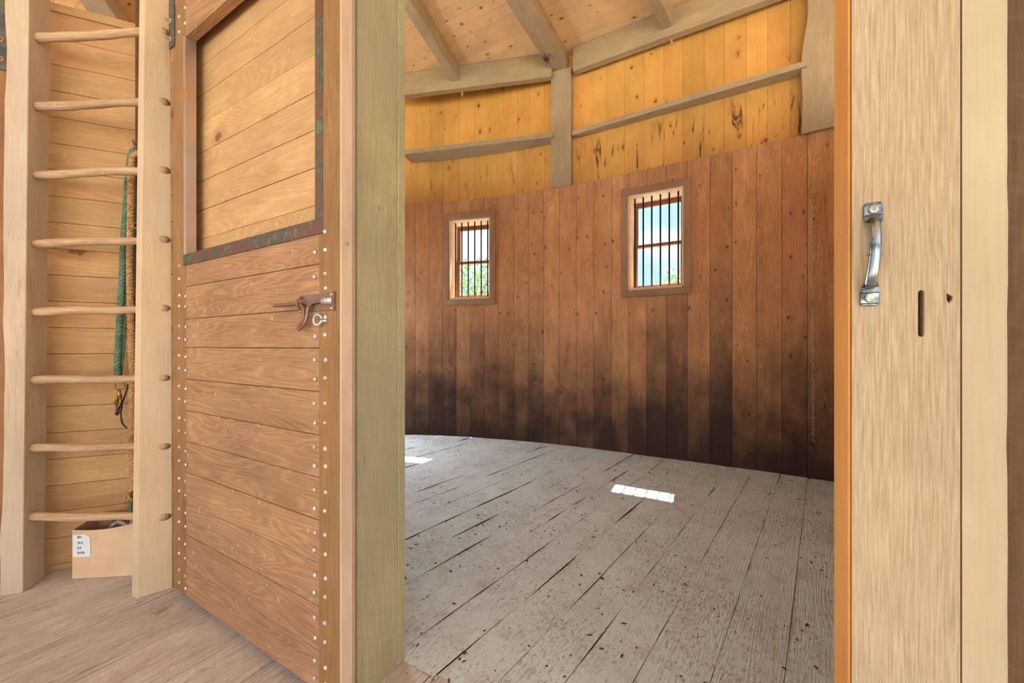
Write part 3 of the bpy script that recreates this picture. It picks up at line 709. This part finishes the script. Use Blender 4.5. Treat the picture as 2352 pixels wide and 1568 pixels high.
m=MB(); m.tube(smoothpts([(.002,-.008,.058),(.0022,-.012,.049),(.0024,-.0165,.034),(.0022,-.019,.015),(.0014,-.019,-.005),(-.0002,-.018,-.024),(-.002,-.0155,-.040),(-.0028,-.011,-.051),(-.003,-.008,-.058)],5),[.0062]*4+[.0078]*33+[.0062]*4,16)
m.build('grip',M['steel'],hd,smooth=True)
m=MB(); 
for sx_ in (-.0075,.0085): m.tube([(sx_,-.019,-.003),(sx_*1.18,-.019,-.003)],[.0028,.0022],8)
m.build('rivet',M['steel'],hd,smooth=True)
for zc_,xo in ((.075,.002),(-.075,-.0025)):
    m=MB(); m.tube([(xo,-.003,zc_),(xo,-.0095,zc_)],.0078,6); m.v=[Vector((xo+(v.x-xo)*.9,v.y,v.z)) for v in m.v]; m.build('hex_bolt',M['bolt'],hd,bevel=.0012,segs=2)
# brown wall board past the jamb
m=MB(); a=W(.36,1.0); 
mm=empty('side_wall_board',W(.35,.95,0),WROT); 
tag(mm,'rough brown board at the far right edge behind the pale jamb','board')
m.box(-.012,.24,.012,.045,0,4.4,'z',.3); m.box(.243,.5,.012,.045,0,4.4,'z',.7); m.build('board_face',M['brown'],mm,bevel=.003)

# corner post between the two board walls
m=MB(); o=empty('corner_post',W(-3.08,.92,0),WROT); tag(o,'slim brown corner post behind the ladder rising to the ceiling','post')
m.box(-.042,.03,-.032,.05,0,CZ-.01,'z',.3); m.build('post_body',M['brown'],o,bevel=.003)
# timber beyond the wall top near the plank door
# ---------------- ladder ----------------
lad=empty('wall_ladder',(-2.1,2.05,0)); tag(lad,'tall wooden wall ladder of round rungs between two weathered rails','ladder')
org=Vector((-2.1,2.05,0))
def rail(bot,top,H,name,matr,label,live=False):
    m=MB(); n=24
    i0=None
    for k in range(n+1):
        z=H*k/n; f=k/n
        c=[Vector((*b,0)).lerp(Vector((*t,0)),f) for b,t in zip(bot,top)]
        if live:
            wv=.012*noise.noise(Vector((1.3,5,z*1.7)))+.006*noise.noise(Vector((2.3,1,z*5)))
            c[0]=c[0]+Vector((wv,wv*.4,0)); c[2]=c[2]+Vector((.006*noise.noise(Vector((7,1,z*2))),0,0))
        i=len(m.v); m.v+=[Vector((p.x,p.y,z))-org for p in c]
        if k:
            per=[0,.083,.22,.30,.44]
            for j in range(4):
                j2=(j+1)%4; m.f.append((i-4+j,i-4+j2,i+j2,i+j)); m.uv.append([(per[j],z-H/n),(per[j+1],z-H/n),(per[j+1],z),(per[j],z)]); m.r.append(.5); m.mi.append(0)
        else: m.f.append((3,2,1,0)); m.uv.append([(0,0)]*4); m.r.append(.5); m.mi.append(0)
    m.f.append(tuple(len(m.v)-4+j for j in range(4))); m.uv.append([(0,0)]*4); m.r.append(.5); m.mi.append(0)
    o=m.build(name,matr,lad,bevel=.004,segs=2); o['label']=label; return o
HT=3.3; sh=Vector((.036,0))
lb_=[Vector((-2.557,1.988)),Vector((-2.480,2.018)),Vector((-2.521,2.149)),Vector((-2.598,2.121))]
rail(lb_,[p+sh for p in lb_],HT,'rail',M['ladder'],'broad left ladder rail with a waney left edge',True)
rb=[Vector((-1.906,1.995)),Vector((-1.858,1.971)),Vector((-1.755,2.060)),Vector((-1.800,2.086))]
rt=[Vector((-1.862,1.993)),Vector((-1.815,1.970)),Vector((-1.764,2.058)),Vector((-1.808,2.084))]
rail(rb,rt,HT,'rail',M['ladder2'],'pale right ladder rail with rung ends showing')
random.seed(14)
for k in range(9):
    zl_=2.845-.354*(k-1) if k else 3.199
    f=zl_/HT; A=Vector((-2.512+sh.x*f,2.066,zl_)); 
    p1=rb[1].lerp(rt[1],f); p2=rb[2].lerp(rt[2],f); sl_=(p2.x-p1.x)/(p2.y-p1.y); yb=p2.y-.0215; bx=p1.x+(yb-p1.y)*sl_
    B=Vector((bx,yb,zl_+.014+random.uniform(-.004,.004)))
    m=MB(); n=14; pts=[]
    for j in range(n+1):
        t_=j/n; p=A.lerp(B,t_)+Vector((0,0,.003*math.sin(t_*9+k)))-org; pts.append(p)
    m.tube(pts,[.0225-.0045*j/n+.0012*math.sin(j*1.7+k) for j in range(n+1)],14,rnd=random.random())
    # trim the end to the slanted outer face of the rail
    for i in range(n*14,(n+1)*14):
        v=m.v[i]; v.x=(bx-org.x)+(v.y-(yb-org.y))*sl_+.0012
    m.build('rung',M['rung'],lad,smooth=True)
# neighbouring door at the very left
nd=empty('sliding_door',(-2.632,2.093,0),math.atan2(.4067,.9135)); tag(nd,'edge of another brown stall door at the far left behind the ladder rail','door')
m=MB(); m.box(-.14,0,0,.045,.04,2.95,'z',.4); m.build('stile',M['stile'],nd,bevel=.003)
m=MB(); m.box(-1.2,-.142,.002,.042,.04,1.64,'x',.5); m.box(-1.2,-.142,.002,.042,2.74,2.95,'x',.5); m.build('panel_boards',M['door'],nd,bevel=.003)
m=MB(); m.box(-.11,-.006,-.0075,0,2.69,3.15,'z'); sp_=m.build('hanger_strap',M['strap'],nd,bevel=.002)
for z in (2.745,2.845):
    m=MB(); m.tube([(-.034,-.0075,z),(-.034,-.012,z)],.0135,6); m.tube([(-.034,-.010,z),(-.034,-.034,z)],[.0085,.006],10); m.build('bolt',M['rung'],sp_)

# ---------------- ropes on the hook ----------------
def PX(px,py,Y): return Vector((U(px)*Y,Y,1.25+(795-py)*Y/F))
hk=MB(); base=PX(325,338,2.30)
hk.tube([base+Vector((.01,.06,.0)),base,base+Vector((-.004,-.04,-.004)),base+Vector((-.005,-.048,.018))],.006,8)
tag(hk.build('rope_hook',M['iron'],origin=base+Vector((0,.05,0)),smooth=True),'iron hook in the corner holding the ropes beside the ladder','hook')
def rope(name,pts,rad,matr,label,twist=26,strands=3,parts=None):
    P_=smoothpts(pts,10); root=P_[0]; m=MB()
    d=[0]
    for a,b in zip(P_,P_[1:]): d.append(d[-1]+(b-a).length)
    N_=max(30,int(d[-1]/.007)); sm=[]
    j=0
    for i in range(N_+1):
        s_=d[-1]*i/N_
        while j<len(d)-2 and d[j+1]<s_: j+=1
        sm.append(P_[j].lerp(P_[j+1],(s_-d[j])/max(d[j+1]-d[j],1e-6)))
    for st_ in range(strands):
        q=[]
        for i,p in enumerate(sm):
            t_=(sm[min(i+1,N_)]-sm[max(i-1,0)]).normalized(); a=t_.cross(Vector((.3,1,.1))).normalized(); b=t_.cross(a)
            an=2*math.pi*st_/strands+d[-1]*i/N_*2*math.pi*twist
            q.append(p+(a*math.cos(an)+b*math.sin(an))*rad*.48)
        m.tube(q,rad*.58,6)
    o=m.build(name,matr,origin=root,smooth=True); tag(o,label,'rope'); return o
Y=2.27
rope('green_rope',[PX(315,345,Y+.01),PX(303,352,Y),PX(295,400,Y),PX(290,480,Y),PX(284,560,Y),PX(281,640,Y),PX(274,760,Y),PX(270,850,Y),PX(274,876,Y)],.0155,M['rope_g'],'pale green cotton rope hanging leftmost on the hook, ending in a brass snap',twist=16)
rope('green_rope',[PX(318,342,Y+.03),PX(305,346,Y+.03),PX(300,420,Y+.025),PX(294,560,Y+.02),PX(290,700,Y+.02),PX(284,800,Y+.02),PX(276,868,Y+.012)],.008,M['rope_g'],'thin dark green cord directly behind the pale green rope',twist=50)
rope('tan_rope',[PX(318,352,Y-.02),PX(306,360,Y-.02),PX(301,400,Y-.015),PX(300,500,Y-.01),PX(298,620,Y-.01),PX(300,740,Y),PX(304,860,Y),PX(302,980,Y+.01),PX(306,1090,Y+.01),PX(303,1128,Y+.005)],.0165,M['rope_t'],'thick tan manila rope hanging down to the knot beside the ladder',twist=17)
rope('dark_rope',[PX(322,360,Y+.02),PX(320,420,Y+.02),PX(320,520,Y+.02),PX(320,610,Y+.02),PX(315,690,Y+.02),PX(310,735,Y+.03),PX(314,790,Y+.035),PX(316,900,Y+.03),PX(314,1040,Y+.03)],.0155,M['rope_d'],'dark braided rope hanging nearest the right ladder rail',twist=30,strands=4)
m=MB(); pts=smoothpts([PX(314,362,Y-.04),PX(314,420,Y-.035),PX(312,500,Y-.03),PX(310,580,Y-.032),PX(311,660,Y-.03)],6)
m.tube(pts,.008,6); o=m.build('lead_strap',M['black'],origin=pts[0],smooth=True); tag(o,'black lead strap with a small buckle between the tan rope and the dark rope','strap')
m=MB(); c=PX(311,518,Y-.042)-pts[0]; m.tube([c+Vector((math.cos(a)*.013,0,math.sin(a)*.016)) for a in [R(k*36) for k in range(11)]],.003,6); m.build('buckle',M['brass'],o,smooth=True)
# brass snap under the green rope
c0=PX(274,885,Y-.005); sn=empty('brass_snap',c0); tag(sn,'brass snap hook with ring hanging below the pale green rope','snap hook')
m=MB(); m.tube([Vector((math.cos(R(k*24))*.027,0,math.sin(R(k*24))*.024)) for k in range(16)],.0036,8); m.build('ring',M['brass'],sn,smooth=True)
m=MB(); m.tube([(.002,-.003,-.022),(.002,-.003,-.045),(.004,-.003,-.075)],[.006,.0085,.007],10); m.build('swivel',M['brass'],sn,smooth=True)
m=MB(); m.tube(smoothpts([(.004,-.003,-.072),(.010,-.003,-.082),(.004,-.003,-.112),(-.012,-.003,-.120),(-.024,-.003,-.106),(-.020,-.003,-.088),(-.008,-.003,-.080)],4),.0055,8); m.build('hook',M['brass'],sn,smooth=True)
m=MB(); m.tube([(.006,-.004,-.08),(.010,-.004,-.055)],.003,6); m.build('gate_pin',M['brass'],sn,smooth=True)
m=MB(); l0=PX(271,918,Y); pts=smoothpts([PX(275,906,Y+.01),PX(273,930,Y),PX(268,953,Y)],4)
m.tube(pts,[.010]*4+[.009]*4+[.006],6); pp=smoothpts([PX(276,925,Y+.01),PX(279,936,Y),PX(274,946,Y-.004)],4); m.tube(pp,.006,6)
pts2=smoothpts([PX(294,882,Y+.02),PX(288,905,Y+.015),PX(278,935,Y+.01),PX(279,965,Y),PX(286,978,Y),PX(296,984,Y+.005)],5); m.tube(pts2,.0042,6)
tag(m.build('leather_thong',M['leather'],origin=pts[0],smooth=True),'thin dark leather thong looping from the brass snap to the tan rope','thong')
# knot
m=MB(); c=PX(299,1143,Y-.0)
for k in range(3):
    ax=Matrix.Rotation(R(60*k+15),3,'Z')@Matrix.Rotation(R(35+25*k),3,'X')
    m.tube([c+ax@Vector((math.cos(R(a))*.022,math.sin(R(a))*.022,.008*math.sin(R(2*a)))) for a in range(0,361,24)],.0085,7)
m.tube(smoothpts([c,PX(295,1165,Y),PX(299,1180,Y)],4),.006,6)
tag(m.build('rope_knot',M['rope_t'],origin=c,smooth=True),'frayed brown knot tied at the end of the tan rope','knot')
m=MB(); pts=smoothpts([PX(303,1130,Y+.01),PX(301,1150,Y+.005),PX(299,1168,Y),PX(300,1180,Y)],4); m.tube(pts,[.010]*12+[.014],8)
tag(m.build('green_rope_end',M['rope_g'],origin=pts[0],smooth=True),'short dark green rope end hanging above the cardboard box','rope')

# ---------------- cardboard box ----------------
bx=empty('cardboard_box',(-2.2,2.2,0)); tag(bx,'open brown cardboard box with a white label on the floor behind the ladder','box')
B0=Vector((-2.2,2.2,0)); cs=[Vector((-2.360,2.137,.002)),Vector((-2.052,2.170,.002)),Vector((-2.085,2.300,.002)),Vector((-2.372,2.282,.002))]
cs=[c-B0 for c in cs]; hts=[.262,.285,.30,.292]
m=MB()
def wallq(a,b,ha,hb,bow,inner):
    n=8; d_=(b-a); nn=Vector((d_.y,-d_.x,0)).normalized(); pr=None
    for k in range(n+1):
        t_=k/n; p=a.lerp(b,t_); o_=nn*bow*math.sin(math.pi*t_); h_=ha+(hb-ha)*t_-.012*math.sin(math.pi*t_)*(1 if bow else 0)
        cur=(p,p+o_+Vector((0,0,h_))) 
        if pr:
            q_=[pr[0],cur[0],cur[1],pr[1]]
            m.face(q_,[(0,0)]*4,.5,0)
            qi=[v-nn*.004 for v in q_]; m.face(qi[::-1],[(0,0)]*4,.5,1)
            m.face([pr[1],cur[1],cur[1]-nn*.004,pr[1]-nn*.004],[(0,0)]*4,.5,0)
        pr=cur
for i in range(4): wallq(cs[i],cs[(i+1)%4],hts[i],hts[(i+1)%4],.008 if i==0 else 0,0)
m.face([c+Vector((0,0,.004)) for c in cs],[(0,0)]*4,.5,1)
m.build('box_body',[M['card'],M['cardin']],bx)
fd=(cs[1]-cs[0]).normalized(); fn=Vector((fd.y,-fd.x,0))
def onfront(x,z,o=.0022):
    t_=x/(cs[1]-cs[0]).length; f=z/.27
    return cs[0]+fd*x+Vector((0,0,z))+fn*(.008*math.sin(math.pi*t_)*f+o)
def patch(x0,x1,z0,z1,name,matr,par,o=.0022,n=4,notch=False):
    m=MB()
    for k in range(n):
        a=x0+(x1-x0)*k/n; b=x0+(x1-x0)*(k+1)/n; zt=z1
        if notch and k==n-1: zt=z1-.014
        m.face([onfront(a,z0,o),onfront(b,z0,o),onfront(b,zt,o),onfront(a,z1 if not(notch and k==n-1) else z1-.002,o)],[(0,0)]*4)
    return m.build(name,matr,par)
lab=patch(.004,.092,.118,.238,'paper_label',M['paper'],bx,notch=True); lab['label']='white paper label with small barcodes'
m=MB(); random.seed(5)
for z0,z1,xe in ((.218,.231,.050),(.188,.201,.052),(.160,.173,.048),(.134,.147,.064)):
    x=.028
    while x<xe:
        w_=random.choice((.0012,.002,.0032)); m.face([onfront(x,z0,.0029),onfront(x+w_,z0,.0029),onfront(x+w_,z1,.0029),onfront(x,z1,.0029)],[(0,0)]*4); x+=w_+random.choice((.0012,.0018,.0028))
m.build('barcodes',M['ink'],lab)
# print on the inside of the back panel
tx=bpy.data.curves.new('box_print','FONT'); tx.body='an 30'; tx.size=.032; tx.extrude=.0002; tt=bpy.data.objects.new('box_print_text',tx); COL.objects.link(tt); bpy.context.view_layer.update()
me_=bpy.data.meshes.new_from_object(tt.evaluated_get(bpy.context.evaluated_depsgraph_get())); bpy.data.objects.remove(tt)
to=bpy.data.objects.new('box_print',me_); COL.objects.link(to); me_.materials.clear(); me_.materials.append(M['inkd']); to.parent=bx
bd_=(cs[2]-cs[3]).normalized(); to.location=cs[3].lerp(cs[2],.27)+Vector((bd_.y,-bd_.x,0))*.0055+Vector((0,0,.237)); to.rotation_euler=(R(90),0,math.atan2(bd_.y,bd_.x))
m=MB(); P0_=Vector((-2.24,2.215,0))
rope('lead_rope',[Vector((-2.26,2.22,.03)),Vector((-2.27,2.225,.15)),Vector((-2.25,2.235,.235)),Vector((-2.21,2.24,.262)),Vector((-2.16,2.245,.235)),Vector((-2.13,2.24,.262)),Vector((-2.10,2.24,.20))],.011,M['rope_w'],'grey and white lead rope coiled inside the cardboard box',twist=22)

# ---------------- chain on the round wall ----------------
sa=arc_at_x(U(1868)); p,n,tg=at(sa); cz0=1.25+(795-446)*p.y/F
ch=empty('tie_chain',(p.x-n.x*.022,p.y-n.y*.022,cz0),math.atan2(tg.y,tg.x)); tag(ch,'long brass tie chain hanging on the wainscot beside the right jamb','chain')
m=MB(); m.tube(smoothpts([(0,.02,.004),(0,-.004,.006),(.006,-.008,-.004),(.016,-.006,-.012),(.014,-.004,-.030),(.002,-.004,-.045),(0,-.004,-.075)],4),.0048,8); m.build('snap_hook',M['brass'],ch,smooth=True)
m=MB(); m.tube([(0+math.cos(R(k*30))*.013,-.004,-.09+math.sin(R(k*30))*.014) for k in range(13)],.0038,7); m.build('ring',M['brass'],ch,smooth=True)
lk=MB(); pts=[]
for k in range(17):
    a=R(k*22.5); pts.append((.0098*math.cos(a),0,.0100*math.sin(a)+(.0085 if math.sin(a)>1e-6 else -.0085 if math.sin(a)<-1e-6 else 0)))
lk.tube(pts,.0023,6,caps=False)
l0=lk.build('link',M['chain'],ch,smooth=True)
zend=(795-446-(795-1000))*p.y/F
zz=-.118; k=0; L1=True
def addlink(x,y,z,rz):
    global L1
    if L1: o=l0; L1=False
    else: o=l0.copy(); COL.objects.link(o); o.parent=ch
    o.location=(x,y,z); o.rotation_euler=(0,0,rz)
while zz>-zend+.02:
    addlink(.0008*math.sin(k*2.1),-.003,zz,R(8) if k%2==0 else R(78)); zz-=.0292; k+=1
zz=-.118
for k in range(15): addlink(.017-.004*math.cos(k*.35),.001,zz-.01,R(75) if k%2==0 else R(20)); zz-=.0292
m=MB(); zc_=-zend-.0
m.tube([(math.cos(R(k*30))*.012,-.004,zc_+.022+math.sin(R(k*30))*.012) for k in range(13)],.0035,7)
m.tube([(0,-.004,zc_+.008),(.002,-.004,zc_-.028)],.0048,8); m.tube([(math.cos(R(k*30))*.012,-.004,zc_-.038+math.sin(R(k*30))*.013) for k in range(13)],.0038,7)
m.build('bottom_snap',M['brass'],ch,smooth=True)

# ---------------- litter on the stall floor ----------------
m=MB(); random.seed(77); cnt=0
while cnt<2200:
    x=random.uniform(-1.4,3.0); y=random.uniform(1.2,5.3); mm_=x*SN+y*CS
    if mm_<1.0: continue
    s_=x*CS-y*SN
    if s_<-1.15 and mm_<1.2: continue
    if x/y>.86 or x/y<-.33: continue
    if random.random()>.25+.9*max(0,noise.noise(Vector((x*1.3,y*1.3,4)))+.35): continue
    r_=random.choice((.001,.0014,.0018,.0022,.003,.004,.0055)) ; an=random.uniform(0,6.28); el=random.uniform(1,2.6); hz=r_*random.uniform(.3,.9)
    i=len(m.v); n_=6
    z0=-.004 if mm_>1.2 else 0
    for zz_,k_ in ((z0,1.),(z0+hz+.003,.75)):
        for j in range(n_):
            a=2*math.pi*j/n_; q_=r_*k_*(1+.3*math.sin(j*2.3+cnt)); dx_,dy_=q_*el*math.cos(a),q_*math.sin(a)
            m.v.append(Vector((x+dx_*math.cos(an)-dy_*math.sin(an),y+dx_*math.sin(an)+dy_*math.cos(an),zz_)))
    for j in range(n_):
        j2=(j+1)%n_; m.f.append((i+j,i+j2,i+n_+j2,i+n_+j)); m.uv.append([(0,0)]*4); m.r.append(.5); m.mi.append(0)
    m.f.append(tuple(i+n_+j for j in range(n_))); m.uv.append([(0,0)]*n_); m.r.append(.5); m.mi.append(0)
    cnt+=1
tag(m.build('straw_litter',M['chip'],smooth=False),'dark crumbs and wood bits scattered over the dusty stall floor','litter',kind='stuff')

# ---------------- outside ----------------
m=MB(); m.box(-60,60,-60,90,-.7,-.45)
g=m.build('ground_outside',M['bounce']); tag(g,kind='structure')
def tree(x,y,h,rad,label,seed):
    random.seed(seed); root=empty('tree',(x,y,-.5)); tag(root,label,'tree')
    m=MB(); m.tube([(0,0,0),(.05,.02,h*.4),(0,.05,h*.75)],[.16,.12,.05],8)
    for k in range(9):
        a=random.uniform(0,6.28); z=h*random.uniform(.35,.7); m.tube([(.03,.02,z),(math.cos(a)*rad*.45,math.sin(a)*rad*.45,z+h*.12),(math.cos(a)*rad*.8,math.sin(a)*rad*.8,z+h*.2)],[.05,.03,.01],6)
    m.build('trunk',M['bark'],root,smooth=True)
    m=MB()
    for k in range(3600):
        while 1:
            p=Vector((random.uniform(-1,1),random.uniform(-1,1),random.uniform(-1,1)))
            if .3<p.length<1 and noise.noise(p*2.6+Vector((seed,0,0)))>-.12: break
        c=Vector((p.x*rad,p.y*rad,h*.66+p.z*h*.34)); a=Vector((random.gauss(0,1),random.gauss(0,1),random.gauss(0,1))).normalized(); b=a.orthogonal().normalized()
        l=random.uniform(.07,.12); w_=l*.42
        m.face([c-a*l,c-b*w_,c+a*l,c+b*w_],[(0,0)]*4)
    m.build('foliage',M['leaf'],root)
tree(-1.6,17.5,5.6,2.2,'leafy tree outside, seen through the lower half of the left barred window',4)
tree(7.4,16.5,5.1,1.9,'leafy tree outside, at the lower right corner of the right barred window',9)

GROUPS={'ceiling_beam':'timber beams under the ceiling','wall_plate':'timber plates at the top of the round wall','girt':'timber rails on the round wall',
 'timber_post':'posts standing on the wainscot','wooden_peg':'pegs under the plates','green_rope':'ropes on the corner hook','tan_rope':'ropes on the corner hook',
 'dark_rope':'ropes on the corner hook','sliding_door':'sliding stall doors','tree':'trees outside the windows'}
for o in bpy.data.objects:
    g_=GROUPS.get(o.name.split('.')[0])
    if o.parent is None and g_ and 'label' in o.keys(): o['group']=g_
